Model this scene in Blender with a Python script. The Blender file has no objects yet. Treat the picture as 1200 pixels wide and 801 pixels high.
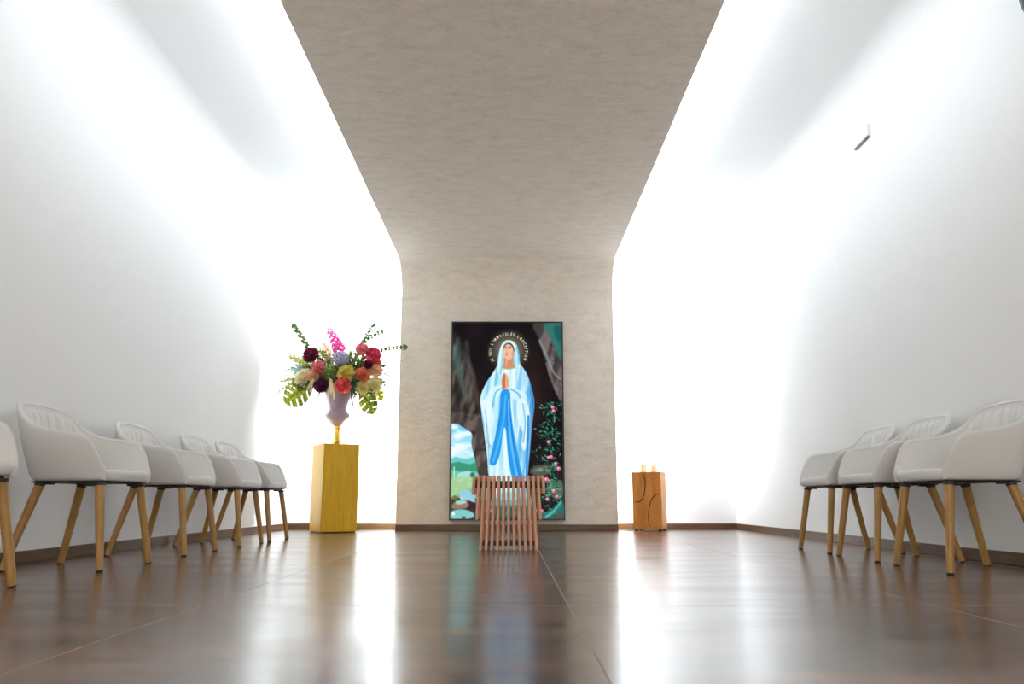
import bpy, math, random
import numpy as np
from mathutils import Vector, Matrix

C = bpy.context.scene
COL = C.collection
PI = math.pi
R = random.Random(7)

# ------------------------------------------------------------------ helpers
def lin(c):
    return tuple((v/12.92 if v <= .04045 else ((v+.055)/1.055)**2.4) for v in (x/255. for x in c))

class MB:
    """collects verts and faces of one mesh"""
    def __init__(s):
        s.v = []; s.f = []
    def add(s, vs, fs, m=None):
        o = len(s.v)
        s.v += [tuple(m @ Vector(p)) if m is not None else tuple(p) for p in vs]
        s.f += [tuple(i+o for i in f) for f in fs]
    def box(s, x0, x1, y0, y1, z0, z1, m=None):
        vs = [(x, y, z) for z in (z0, z1) for y in (y0, y1) for x in (x0, x1)]
        s.add(vs, [(0,2,3,1),(4,5,7,6),(0,1,5,4),(2,6,7,3),(0,4,6,2),(1,3,7,5)], m)
    def grid(s, fn, nu, nv, closeu=False, m=None):
        vs = []
        for j in range(nv+1):
            for i in range(nu + (0 if closeu else 1)):
                vs.append(fn(i/nu, j/nv))
        w = nu if closeu else nu+1
        fs = []
        for j in range(nv):
            for i in range(nu):
                a = j*w+i; b = j*w+(i+1) % w
                fs.append((a, b, b+w, a+w))
        s.add(vs, fs, m)
    def lathe(s, prof, n=32, m=None, cap=True):
        vs = []; fs = []
        for (r, z) in prof:
            for i in range(n):
                a = 2*PI*i/n
                vs.append((r*math.cos(a), r*math.sin(a), z))
        k = len(prof)
        for j in range(k-1):
            for i in range(n):
                a = j*n+i; b = j*n+(i+1) % n
                fs.append((a, b, b+n, a+n))
        if cap:
            fs.append(tuple(range(n))[::-1])
            fs.append(tuple((k-1)*n+i for i in range(n)))
        s.add(vs, fs, m)
    def tube(s, pts, rad, n=8, cap=True):
        pts = [Vector(p) for p in pts]
        k = len(pts)
        rr = rad if isinstance(rad, (list, tuple)) else [rad]*k
        vs = []; fs = []
        up = None
        for i, p in enumerate(pts):
            t = (pts[min(i+1, k-1)] - pts[max(i-1, 0)])
            t.normalize()
            if up is None:
                up = Vector((0, 0, 1)) if abs(t.z) < .9 else Vector((1, 0, 0))
            a = t.cross(up); a.normalize()
            b = a.cross(t); b.normalize(); up = b
            for q in range(n):
                w = 2*PI*q/n
                vs.append(tuple(p + (a*math.cos(w)+b*math.sin(w))*rr[i]))
        for j in range(k-1):
            for q in range(n):
                a0 = j*n+q; b0 = j*n+(q+1) % n
                fs.append((a0, b0, b0+n, a0+n))
        if cap:
            fs.append(tuple(range(n))[::-1]); fs.append(tuple((k-1)*n+i for i in range(n)))
        s.add(vs, fs)
    def build(s, name, mat, parent=None, smooth=True, bevel=0, sharp=None):
        me = bpy.data.meshes.new(name)
        me.from_pydata(s.v, [], s.f)
        me.validate()
        me.update()
        import bmesh
        b = bmesh.new(); b.from_mesh(me)
        bmesh.ops.recalc_face_normals(b, faces=b.faces[:])
        b.to_mesh(me); b.free()
        if smooth:
            me.polygons.foreach_set('use_smooth', [True]*len(me.polygons))
            me.set_sharp_from_angle(angle=math.radians(sharp or 45))
        o = bpy.data.objects.new(name, me)
        COL.objects.link(o)
        if mat: me.materials.append(mat)
        if parent: o.parent = parent
        if bevel:
            md = o.modifiers.new('bevel', 'BEVEL'); md.width = bevel; md.segments = 2; md.limit_method = 'ANGLE'
            me.polygons.foreach_set('use_smooth', [True]*len(me.polygons))
            me.set_sharp_from_angle(angle=math.radians(40))
            md.harden_normals = False
        return o

def tag(o, label, cat, group=None):
    o['label'] = label; o['category'] = cat
    if group: o['group'] = group
    return o
def thing(name, label, cat, loc=(0, 0, 0), rz=0, group=None):
    o = bpy.data.objects.new(name, None); COL.objects.link(o)
    o.empty_display_size = .1
    o.location = loc; o.rotation_euler = (0, 0, rz)
    return tag(o, label, cat, group)
def struct(o):
    o['kind'] = 'structure'; return o

# ------------------------------------------------------------------ materials
class Mat:
    def __init__(s, name, col, rough=.5, metal=0., spec=.5, **kw):
        s.m = bpy.data.materials.new(name); s.m.use_nodes = True
        s.nt = s.m.node_tree
        s.b = s.nt.nodes['Principled BSDF']
        s.b.inputs['Base Color'].default_value = (*col, 1)
        s.b.inputs['Roughness'].default_value = rough
        s.b.inputs['Metallic'].default_value = metal
        s.b.inputs['Specular IOR Level'].default_value = spec
        for k, v in kw.items():
            s.b.inputs[k.replace('_', ' ')].default_value = v
        s.co = None
    def n(s, t, **kw):
        nd = s.nt.nodes.new(t)
        for k, v in kw.items(): setattr(nd, k, v)
        return nd
    def l(s, a, b): s.nt.links.new(a, b)
    def coord(s, scale=(1, 1, 1), src='Object'):
        if s.co is None: s.co = s.n('ShaderNodeTexCoord')
        mp = s.n('ShaderNodeMapping'); mp.inputs['Scale'].default_value = scale
        s.l(s.co.outputs[src], mp.inputs['Vector']); return mp.outputs[0]
    def noise(s, vec, scale=5, detail=4, rough=.5, dist=0):
        nz = s.n('ShaderNodeTexNoise'); nz.inputs['Scale'].default_value = scale
        nz.inputs['Detail'].default_value = detail; nz.inputs['Roughness'].default_value = rough
        nz.inputs['Distortion'].default_value = dist
        s.l(vec, nz.inputs['Vector']); return nz.outputs['Fac']
    def ramp(s, fac, stops):
        r = s.n('ShaderNodeValToRGB')
        while len(r.color_ramp.elements) < len(stops): r.color_ramp.elements.new(.5)
        for e, (p, c) in zip(r.color_ramp.elements, stops):
            e.position = p; e.color = (*c, 1)
        s.l(fac, r.inputs[0]); return r.outputs['Color']
    def base(s, out): s.l(out, s.b.inputs['Base Color'])
    def bump(s, h, strength=.2, dist=.01):
        b = s.n('ShaderNodeBump'); b.inputs['Strength'].default_value = strength; b.inputs['Distance'].default_value = dist
        s.l(h, b.inputs['Height']); s.l(b.outputs[0], s.b.inputs['Normal'])

def plain(name, col, rough=.5, var=.12, scale=30, bump=.1, **kw):
    """a colour with a little procedural mottling"""
    m = Mat(name, col, rough, **kw)
    f = m.noise(m.coord(), scale, 3)
    m.base(m.ramp(f, [(.3, tuple(c*(1-var) for c in col)), (.7, tuple(min(1, c*(1+var)) for c in col))]))
    if bump: m.bump(f, bump, .004)
    return m.m

def wood(name, dark, light, stretch=(20, 20, 1.5), rough=.45, spec=.4, bump=.05):
    m = Mat(name, light, rough, spec=spec)
    v = m.coord(stretch)
    f = m.noise(v, 2.2, 6, .6, .6)
    m.base(m.ramp(f, [(.3, dark), (.7, light)]))
    m.bump(f, bump, .003)
    return m.m

M = {}
M['wall'] = plain('white wall paint', (.845, .845, .845), .75, .01, 60, .03, spec=.2)
M['ceil'] = plain('white ceiling paint', (.845, .845, .845), .85, .01, 60, .02, spec=.1)
def mk_plaster():
    m = Mat('brushed beige plaster', (.6, .55, .48), .7, spec=.2)
    f = m.noise(m.coord((2.0, 4.5, 4.5)), 3.0, 6, .65, .5)
    g = m.noise(m.coord((5, 12, 12)), 6.0, 4, .6, .2)
    mx = m.n('ShaderNodeMath', operation='MULTIPLY_ADD'); m.l(f, mx.inputs[0]); mx.inputs[1].default_value = .6
    mu = m.n('ShaderNodeMath', operation='MULTIPLY'); m.l(g, mu.inputs[0]); mu.inputs[1].default_value = .4
    m.l(mu.outputs[0], mx.inputs[2])
    m.base(m.ramp(mx.outputs[0], [(.34, (.66, .58, .49)), (.5, (.76, .69, .60)), (.66, (.82, .755, .67))]))
    m.bump(mx.outputs[0], .6, .014)
    return m.m
M['plaster'] = mk_plaster()
def mk_floor():
    m = Mat('glazed brown tile', (.1, .05, .03), .2, spec=.8)
    m.b.inputs['IOR'].default_value = 1.6
    m.coord()
    sp = m.n('ShaderNodeSeparateXYZ'); m.l(m.co.outputs['Object'], sp.inputs[0])
    def line(out, off):
        a = m.n('ShaderNodeMath', operation='ADD'); a.inputs[1].default_value = off; m.l(out, a.inputs[0])
        p = m.n('ShaderNodeMath', operation='PINGPONG'); p.inputs[1].default_value = .6; m.l(a.outputs[0], p.inputs[0])
        r = m.n('ShaderNodeMapRange'); r.inputs['From Min'].default_value = .0014; r.inputs['From Max'].default_value = .0028
        r.inputs['To Min'].default_value = 1; r.inputs['To Max'].default_value = 0; m.l(p.outputs[0], r.inputs['Value']); return r.outputs[0]
    gx, gy = line(sp.outputs[0], -.188+12), line(sp.outputs[1], -2.72+12)
    mx = m.n('ShaderNodeMath', operation='MAXIMUM'); m.l(gx, mx.inputs[0]); m.l(gy, mx.inputs[1])
    f = m.noise(m.coord((.7, 3.2, 1)), 2.2, 5, .6, .4)
    c = m.ramp(f, [(.32, (.040, .026, .019)), (.5, (.105, .055, .030)), (.68, (.23, .098, .040))])
    mix = m.n('ShaderNodeMix', data_type='RGBA'); m.l(mx.outputs[0], mix.inputs['Factor'])
    m.l(c, mix.inputs[6]); mix.inputs[7].default_value = (.24, .19, .15, 1); m.base(mix.outputs[2])
    g = m.noise(m.coord((.6, 1.8, 1)), 2, 3, .5)
    rr = m.n('ShaderNodeMapRange'); rr.inputs['From Min'].default_value = .3; rr.inputs['From Max'].default_value = .7
    rr.inputs['To Min'].default_value = .18; rr.inputs['To Max'].default_value = .25
    m.l(g, rr.inputs['Value'])
    ra = m.n('ShaderNodeMath', operation='ADD'); m.l(rr.outputs[0], ra.inputs[0])
    ms = m.n('ShaderNodeMath', operation='MULTIPLY'); ms.inputs[1].default_value = .5; m.l(mx.outputs[0], ms.inputs[0]); m.l(ms.outputs[0], ra.inputs[1])
    m.l(ra.outputs[0], m.b.inputs['Roughness'])
    h = m.noise(m.coord((1.0, 1.0, 1)), 7, 2, .5)
    m.bump(h, .04, .01)
    return m.m
M['floor'] = mk_floor()
M['skirt'] = wood('brown skirting tile', (.075, .036, .017), (.14, .07, .03), (2, 2, 30), .35)
M['fabric'] = plain('off white woven fabric', (.68, .675, .66), .9, .05, 700, .12, spec=.2, Sheen_Weight=.15)
M['oak'] = wood('honey oak', (.31, .165, .045), (.46, .26, .08), (30, 30, 2.5), .42)
M['dark'] = plain('black steel', (.02, .018, .017), .5, .1, 50, 0)
M['rubber'] = plain('black rubber foot', (.015, .015, .015), .8, .1, 50, 0)
M['slat'] = wood('reddish beech', (.56, .26, .15), (.80, .44, .28), (30, 30, 3), .45)
M['slat_shaded'] = wood('shaded brown rail', (.06, .022, .012), (.11, .045, .022), (3, 30, 30), .5)  # shade between the stool slats is put into this dark colour
M['goldwood'] = wood('yellow stained veneer', (.58, .31, .008), (.74, .44, .02), (14, 14, 1.2), .4, .4, .03)
M['boxwood'] = wood('orange cherry wood', (.52, .17, .025), (.72, .29, .055), (5, 5, 1.6), .42, .4, .02)
M['inlay'] = plain('dark groove', (.02, .008, .005), .7, .1, 50, 0)
M['bezel'] = plain('black screen bezel', (.006, .006, .007), .35, .1, 50, 0)
M['cable'] = plain('black cable', (.02, .02, .02), .5, .1, 50, 0)
M['whiteplastic'] = plain('white plastic', (.75, .75, .75), .4, .02, 50, 0)
M['greyplastic'] = plain('grey plastic', (.10, .11, .12), .5, .05, 50, 0)
M['lens'] = plain('grey lens', (.16, .17, .18), .4, .05, 50, 0)
M['urn'] = plain('mauve glaze', (.44, .33, .40), .25, .10, 14, 0, Coat_Weight=.4)
M['gold'] = plain('gold leaf', (.95, .56, .10), .25, .08, 40, .05, metal=1.)

# ------------------------------------------------------------------ room
WX = 2.67; YB = 9.6; YF = -2.4; ZC = 3.45
PL, PR, PY, PZ, PRAD = -1.302, 1.205, 9.15, 3.1, .36      # hanging panel: edges, back face, underside, bend radius

b = MB(); b.box(-WX-.1, WX+.1, YF-.1, YB+.1, -.12, 0)
floor = struct(b.build('floor', M['floor'], smooth=False))

# ceiling with a coved edge along the side walls
b = MB()
rc = .22
prof = []
for i in range(9):
    a = PI/2*i/8
    prof.append((-WX + rc - rc*math.cos(a), ZC - rc + rc*math.sin(a)))
prof = prof + [(-x, z) for x, z in reversed(prof)]
outer = [(-WX-.1, ZC-rc), (-WX-.1, ZC+.15), (WX+.1, ZC+.15), (WX+.1, ZC-rc)]
loop = prof + outer[::-1]
n = len(loop)
vs = [(x, YF, z) for x, z in loop] + [(x, YB, z) for x, z in loop]
fs = [(i, (i+1) % n, (i+1) % n + n, i+n) for i in range(n)]
fs += [tuple(range(n)), tuple(range(n, 2*n))[::-1]]
b.add(vs, fs)
struct(b.build('ceiling', M['ceil'], sharp=30))

zt = ZC-rc
b = MB(); b.box(-WX-.1, -WX, YF, YB, 0, zt); struct(b.build('wall_left', M['wall'], smooth=False))
ys = 6.22                                              # board joint in the right wall
b = MB(); b.box(WX+.006, WX+.1, YF, YB, 0, zt); b.box(WX, WX+.006, YF, ys-.0015, 0, zt); b.box(WX, WX+.006, ys+.0015, YB, 0, zt)
struct(b.build('wall_right', M['wall'], smooth=False))
b = MB(); b.box(-WX-.1, WX+.1, YB, YB+.1, 0, ZC+.1); struct(b.build('wall_back', M['wall'], smooth=False))
DX0, DX1, DZ = -1.7, 1.7, 2.5                            # unseen opening added behind the camera to let fill light in
b = MB(); b.box(-WX-.1, DX0, YF-.1, YF, 0, ZC+.1); b.box(DX1, WX+.1, YF-.1, YF, 0, ZC+.1); b.box(DX0, DX1, YF-.1, YF, DZ, ZC+.1)
struct(b.build('wall_front', M['wall'], smooth=False))
b = MB()
for x in (DX0+.03, -.04, .04, DX1-.03): b.box(x-.03, x+.03, YF-.08, YF-.02, .001, DZ)
b.box(DX0, DX1, YF-.08, YF-.02, DZ-.06, DZ); b.box(DX0, DX1, YF-.08, YF-.02, .001, .09)
struct(b.build('fill_door_1', M['whiteplastic'], smooth=False))  # unseen frame added in the fill opening, without panes

# hanging plaster panel: runs along the ceiling, bends and comes down to the floor behind the screen
th = .10
inner = [(YF, PZ)]
for i in range(17):
    a = PI/2*i/16
    inner.append((PY-PRAD+PRAD*math.sin(a), PZ-PRAD+PRAD*math.cos(a)))
inner.append((PY, 0.0))
outer = [(YF, PZ+th)]
for i in range(17):
    a = PI/2*i/16
    outer.append((PY-PRAD+(PRAD+th)*math.sin(a), PZ-PRAD+(PRAD+th)*math.cos(a)))
outer.append((PY+th, 0.0))
k = len(inner)
vs = [(PL, y, z) for y, z in inner] + [(PL, y, z) for y, z in outer] + [(PR, y, z) for y, z in inner] + [(PR, y, z) for y, z in outer]
fs = []
for i in range(k-1):
    fs += [(i, i+1, 2*k+i+1, 2*k+i), (k+i, 3*k+i, 3*k+i+1, k+i+1), (i, k+i, k+i+1, i+1), (2*k+i, 2*k+i+1, 3*k+i+1, 3*k+i)]
fs += [(0, 2*k, 3*k, k), (k-1, 2*k-1, 4*k-1, 3*k-1)]
b = MB(); b.add(vs, fs)
struct(b.build('ceiling_panel', M['plaster'], sharp=30))

# skirtings
sk = .068
def skirting(name, x0, x1, y0, y1):
    b = MB(); b.box(x0, x1, y0, y1, 0.0005, sk); return struct(b.build(name, M['skirt'], smooth=False, bevel=.003))
skirting('baseboard_left', -WX, -WX+.013, YF, YB)
skirting('baseboard_right', WX-.013, WX, YF, YB)
skirting('baseboard_back', -WX+.014, WX-.014, YB-.013, YB)
skirting('baseboard_panel', PL+.001, PR-.001, PY-.013, PY)

# ------------------------------------------------------------------ armchairs
ZS = .432
cols = [  # bottom x, y  -> rim x, y, z   from the front corner to the middle of the back
    (.236, .243, .240, .248, .478), (.222, .247, .213, .271, .535), (.195, .250, .175, .287, .607), (.155, .252, .128, .294, .645),
    (.075, .252, .035, .297, .660), (-.015, .250, -.065, .295, .676), (-.085, .241, -.155, .284, .712), (-.135, .220, -.222, .262, .770),
    (-.165, .178, -.262, .217, .810), (-.180, .120, -.284, .145, .824), (-.186, .060, -.294, .072, .829), (-.188, .0, -.297, .0, .831)]
def cr(p0, p1, p2, p3, t):
    return .5*((2*p1)+(-p0+p2)*t+(2*p0-5*p1+4*p2-p3)*t*t+(-p0+3*p1-3*p2+p3)*t**3)
def colat(s):
    """s in -1..1 around the U; returns bottom x,y and rim x,y,z"""
    sg = 1 if s >= 0 else -1
    u = (1-abs(s))*11
    i = min(int(u), 10); t = u-i
    def g(k):
        if k < 0: return cols[0]
        if k > 11:
            c = cols[22-k]; return (c[0], -c[1], c[2], -c[3], c[4])
        return cols[k]
    q = [cr(a, b_, c, d, t) for a, b_, c, d in zip(g(i-1), g(i), g(i+1), g(i+2))]
    return q[0], q[1]*sg, q[2], q[3]*sg, q[4]
def pout(s, t):
    bx, by, rx, ry, rz = colat(s)
    e = math.sin(t*PI/2)**.9
    x = bx+(rx-bx)*(.35*e+.65*t); y = by+(ry-by)*(.6*e+.4*t)
    return Vector((x, y, ZS+(rz-ZS)*t))
def plan_n(s, t):
    a = pout(max(-1, s-.01), t); c = pout(min(1, s+.01), t)
    d = c-a; nn = Vector((d.y, -d.x, 0))
    nn.normalize()
    p = pout(s, t)
    return nn if nn.dot(Vector((p.x-.12, p.y, 0))) < 0 else -nn   # points inward
def thick(t): return .040-.012*t
def pin(s, t):
    return pout(s, t)+plan_n(s, t)*thick(t)

def chair_parts(root):
    nc, nr = 72, 12
    b = MB()
    rings = []
    for i in range(nc+1):
        s = -1+2*i/nc
        ring = []
        c0 = pout(s, 0)+plan_n(s, 0)*.016; ring.append((c0.x, c0.y, ZS))
        for j in range(nr+1):
            t = j/nr
            p = pout(s, t)
            if j == 0: p = Vector((p.x, p.y, ZS+.006))+plan_n(s, 0)*.004
            ring.append(tuple(p))
        po, pi_ = pout(s, 1), pin(s, 1)
        mid = (po+pi_)/2; d = (pi_-po)/2; r = d.length
        for q in range(1, 5):
            a = PI*q/5
            p = mid-d*math.cos(a)+Vector((0, 0, r*math.sin(a)*.9)); ring.append(tuple(p))
        for j in range(nr, -1, -1):
            t = j/nr
            p = pin(s, t); ring.append((p.x, p.y, max(p.z, ZS+.008)))
        rings.append(ring)
    m = len(rings[0])
    vs = [p for r in rings for p in r]
    fs = []
    for i in range(nc):
        for j in range(m):
            fs.append((i*m+j, (i+1)*m+j, (i+1)*m+(j+1) % m, i*m+(j+1) % m))
    fs.append(tuple(range(m))); fs.append(tuple(nc*m+j for j in range(m)))
    b.add(vs, fs)
    b.build('shell', M['fabric'], root, sharp=60)
    # padded back lining sewn in upright channels
    b = MB()
    nu, nv = 88, 14
    def pad(u, v):
        s = -.42+.84*u
        t = .13+.82*v
        base = pin(s, t)
        nn = plan_n(s, t)
        ch = abs(math.sin(PI*u*9))**.6
        edge = min(1, min(u, 1-u)*14, min(v, 1-v)*9)
        edge = max(0, edge)**.5
        return tuple(base+nn*(-.004+(.004+.020*ch)*edge))
    b.grid(pad, nu, nv)
    b.build('quilted_backrest', M['fabric'], root, sharp=80)
    # piping along the rim
    b = MB()
    pts = []
    for i in range(73):
        s = -1+2*i/72
        p = pin(s, 1)+Vector((0, 0, -.002)); pts.append(p)
    b.tube(pts, .0042, 6)
    b.build('piping', M['fabric'], root)
    # seat cushion
    b = MB()
    def cush(u, v):
        # u around, v from under-centre over the edge to the top centre
        a = 2*PI*u
        ex = 4.5
        ca, sa = math.cos(a), math.sin(a)
        rr = (abs(ca)**ex+abs(sa)**ex)**(-1/ex)
        px, py = rr*ca, rr*sa
        if v < .2: k, z = v/.2*.93, 0.
        elif v < .6:
            w = (v-.2)/.4*PI; k = .93+.07*math.sin(w); z = .5-.5*math.cos(w)
        else:
            k = .93*(1-(v-.6)/.4); z = 1.+.16*(1-k*k)
        hw = .232 if px < 0 else .232+.018*max(0, px)
        return (.047+.222*px*k, hw*py*k, .4325+.055*z)
    b.grid(cush, 64, 25, closeu=True)
    b.build('seat_cushion', M['fabric'], root, sharp=80)
    # under plate
    b = MB(); b.box(-.155, .215, -.205, .205, .4235, .4315); b.build('under_plate', M['dark'], root, bevel=.004)
    for sx, sy in ((1, -1), (1, 1), (-1, -1), (-1, 1)):
        top = Vector((.198, .215*sy, .418)) if sx > 0 else Vector((-.110, .195*sy, .418))
        bot = Vector((.262, .262*sy, .0)) if sx > 0 else Vector((-.215, .255*sy, .0))
        b = MB()
        d = bot-top
        N = 10
        pts = [top+d*(q/N*.982) for q in range(N+1)]
        b.tube(pts, [.0225-.0055*q/N for q in range(N+1)], 18)
        lg = b.build('leg', M['oak'], root)
        b = MB(); b.tube([top+d*.980, top+d*.99, Vector((bot.x, bot.y, .0005))], [.0165, .0165, .0145], 16)
        b.build('foot_pad', M['rubber'], lg)
        b = MB()
        b.tube([top+Vector((0, 0, .006)), top+d*.022], [.0255, .0245], 16)
        inn = -1 if sx > 0 else 1
        b.box(top.x-.02+(inn*.045), top.x+.02+(inn*.045), top.y-.014, top.y+.014, .414, .424)
        b.build('leg_bracket', M['dark'], root, sharp=40)

chair0 = thing('armchair', '', 'armchair')
chair_parts(chair0)
def copy_tree(o, parent=None):
    c = o.copy(); COL.objects.link(c)
    if parent: c.parent = parent
    for ch in list(o.children): copy_tree(ch, c)
    return c
spots = [
    (-2.235, 3.005, 0, 'off-white armchair cut off by the left edge of the photo'),
    (-2.235, 4.208, 0, 'off-white armchair standing whole at the front of the left row, ribbed backrest in full view'),
    (-2.262, 5.275, 0, 'off-white armchair in the middle of the five along the left wall'),
    (-2.250, 6.255, 0, 'off-white armchair fourth along the left wall, overlapping the last one'),
    (-2.250, 6.985, 0, 'off-white armchair at the far end of the left row, nearest the yellow pedestal'),
    (2.290, 4.065, PI, 'off-white armchair cut off by the right edge of the photo'),
    (2.285, 4.800, PI, 'off-white armchair in the middle of the three along the right wall'),
    (2.300, 5.505, PI, 'off-white armchair at the far end of the right wall row'),
]
for i, (x, y, rz, lab) in enumerate(spots):
    o = chair0 if i == 0 else copy_tree(chair0)
    o.location = (x, y, 0); o.rotation_euler = (0, 0, rz)
    tag(o, lab, 'armchair', 'armchairs along the left wall' if rz == 0 else 'armchairs along the right wall')

# ------------------------------------------------------------------ slatted stool
def stool():
    t = thing('slatted_stool', 'low stool of reddish wooden slats with stepped sides, in front of the screen', 'stool', (-.018, 5.58, 0))
    D = .36; H = .505; n = 15; half = .238
    for i in range(n):
        k = (i-7)/7
        x = half*k
        end = {0: .375, 1: .205}.get(min(i, n-1-i), .0005)
        if i == n-1: end = .385
        tilt = k*.060
        b = MB()
        w = .0100
        def xs(z): return x+(H-z)*tilt
        # front leg, top rail, back leg of one bent lath
        for (y0, y1, z0, z1) in ((0, .044, end, H), (D-.044, D, end, H), (.044, D-.044, H-.036, H)):
            vs = []
            for z in (z0, z1):
                for yy in (y0, y1):
                    for dx in (-w, w):
                        vs.append((xs(z)+dx, yy, z))
            b.add(vs, [(0,2,3,1),(4,5,7,6),(0,1,5,4),(2,6,7,3),(0,4,6,2),(1,3,7,5)])
        b.build('slat', M['slat'], t, smooth=False, bevel=.003)
    for (yy, z0, z1, hw) in ((.046, H-.082, H-.036, half+.006), (D-.074, H-.082, H-.036, half+.006), (.046, .030, .056, .19), (D-.074, .030, .056, .19)):
        b = MB(); b.box(-hw, hw, yy, yy+.026, z0, z1); b.build('cross_rail', M['slat_shaded'], t, smooth=False, bevel=.003)
stool()

# ------------------------------------------------------------------ pedestal and urn
PA = math.radians(30.3); PS = .392; PH = .925
def ped_center(near, a, s, sidex):
    """centre of a square box from its near corner; sidex +1: corner is local (-,-), -1: local (+,-)"""
    lx, ly = (s/2)*sidex, s/2
    return near[0]+lx*math.cos(a)-ly*math.sin(a), near[1]+lx*math.sin(a)+ly*math.cos(a)
pcx, pcy = ped_center((-1.975, 8.43), PA, PS, 1)
t = thing('pedestal', 'tall square yellow wooden pedestal carrying the flower urn', 'pedestal', (pcx, pcy, 0), PA)
b = MB(); h_ = PS/2; b.box(-h_, h_, -h_, h_, .012, PH); b.build('pedestal_body', M['goldwood'], t, smooth=False, bevel=.003)
b = MB(); b.box(-h_+.012, h_-.012, -h_+.012, h_-.012, .0005, .012); b.build('plinth_base', M['slat_shaded'], t, smooth=False)

ut = thing('urn', 'mauve baluster urn on a gold foot, on the yellow pedestal', 'vase', (pcx+.005, pcy, PH))
b = MB()
b.lathe([(.062, .0005), (.064, .006), (.060, .014), (.046, .026), (.040, .05), (.036, .08), (.032, .12), (.031, .16), (.034, .185), (.037, .200), (.034, .206)], 40)
b.build('gold_foot', M['gold'], ut)
b = MB()
b.lathe([(.030, .200), (.042, .206), (.070, .228), (.108, .262), (.134, .292), (.143, .314), (.140, .330), (.122, .356), (.107, .384), (.102, .400), (.106, .420),
         (.122, .462), (.146, .520), (.166, .575), (.178, .622), (.184, .650), (.188, .662), (.180, .664), (.172, .650), (.160, .600), (.130, .520), (.095, .44), (.05, .41)], 56)
b.build('urn_body', M['urn'], ut)
b = MB()
b.lathe([(.103, .396), (.108, .400), (.108, .404), (.103, .408)], 48, cap=False); b.build('neck_ring', M['urn'], ut)

# ------------------------------------------------------------------ flowers
FCL = 930.; HZ = 585.3; CYP = 400.5; CXP = 599.; CAMH = .34
TH = math.atan((HZ-CYP)/FCL)
def at(px, py, Y):
    """point at depth Y seen at photo pixel px, py"""
    u = (CYP-py)/FCL
    d = Vector(((px-CXP)/FCL, math.cos(TH)-u*math.sin(TH), math.sin(TH)+u*math.cos(TH)))
    return Vector((0, 0, CAMH))+d*(Y/d.y)
UX, UY = pcx+.005, pcy
MOUTH = Vector((UX, UY, PH+.60))
PXM = .00925        # metres per pixel at the urn

def fmat(name, c1, c2=None, rough=.6):
    c1 = lin(c1); c2 = lin(c2) if c2 else tuple(min(1, x*1.35+.01) for x in c1)
    m = Mat(name, c1, rough, spec=.3)
    f = m.noise(m.coord(), 42, 3)
    c1 = tuple(min(.92, x*1.0) for x in c1); c2 = tuple(min(.95, x*1.15+.06) for x in c2)
    m.base(m.ramp(f, [(.36, c1), (.64, c2)]))
    m.b.inputs['Transmission Weight'].default_value = 0
    m.b.inputs['Subsurface Weight'].default_value = 0
    # thin petals let some light through
    tr = m.n('ShaderNodeBsdfTranslucent'); ms = m.n('ShaderNodeMixShader'); ms.inputs[0].default_value = .5
    m.l(m.b.inputs['Base Color'].links[0].from_socket, tr.inputs['Color'])
    out = m.nt.nodes['Material Output']
    m.l(m.b.outputs[0], ms.inputs[1]); m.l(tr.outputs[0], ms.inputs[2]); m.l(ms.outputs[0], out.inputs['Surface'])
    return m.m
F = {
    'burgundy': fmat('burgundy petals', (105, 12, 48), (140, 25, 70)), 'plum': fmat('plum petals', (84, 14, 58), (118, 28, 84)),
    'pink': fmat('pink petals', (240, 105, 125), (252, 160, 165)), 'coral': fmat('coral petals', (236, 72, 84), (248, 130, 120)),
    'rosered': fmat('rose red petals', (232, 44, 92), (250, 105, 130)), 'orange': fmat('salmon petals', (238, 118, 88), (250, 165, 130)),
    'peach': fmat('peach petals', (250, 190, 150), (252, 215, 180)), 'cream': fmat('cream petals', (250, 228, 180), (252, 240, 210)),
    'yellow': fmat('yellow petals', (222, 200, 80), (238, 220, 120)), 'pale': fmat('pale yellow petals', (246, 232, 160), (250, 242, 190)),
    'lav': fmat('lavender grey petals', (160, 158, 190), (190, 188, 212)), 'magenta': fmat('magenta petals', (214, 30, 140), (238, 80, 170)),
    'lime': fmat('lime leaf', (158, 168, 48), (196, 200, 84)), 'leaf': fmat('green leaf', (104, 128, 56), (150, 168, 88)),
    'dkleaf': fmat('dark green leaf', (62, 94, 48), (104, 132, 70)), 'olive': fmat('olive leaf', (146, 152, 74), (184, 186, 112)),
    'bell': fmat('pale green bells', (84, 116, 50), (112, 142, 74)), 'blueleaf': fmat('blue green leaf', (110, 146, 140), (150, 178, 170)),
    'straw': fmat('dry straw', (116, 72, 36), (160, 112, 60)), 'ylw': fmat('bright yellow leaf', (226, 214, 40), (240, 230, 90)),
    'stem': fmat('green stem', (96, 122, 52)),
}
def petal(b, m, L, W, cup=.3, curl=.2, tip=.6, nu=4, nv=4):
    """petal rising along +Z from the origin, leaning out along +X"""
    def fn(u, v):
        w = W*math.sin(PI*min(1, .12+v*.88*tip/.6*.6+.0))**.7 if v < .999 else W*.25
        q = (u-.5)*2
        x = curl*L*v*v + cup*W*(q*q)*-.5
        return (x, q*w*.5, L*v)
    b.grid(fn, nu, nv, m=m)
def frame_to(d):
    d = Vector(d).normalized()
    return d.to_track_quat('Z', 'Y').to_matrix().to_4x4()
def rose(r, n=26):
    b = MB()
    for k in range(n):
        q = k/(n-1)
        a = k*2.39996
        lean = .08+1.15*q**1.2
        L = r*(.75+.45*q); W = r*(.55+.75*q)
        m = Matrix.Rotation(a, 4, 'Z') @ Matrix.Translation((r*.10*q+.02*r, 0, -r*.35*q)) @ Matrix.Rotation(lean, 4, 'Y')
        petal(b, m, L, W, .55, .10+.25*q)
    return b
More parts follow.
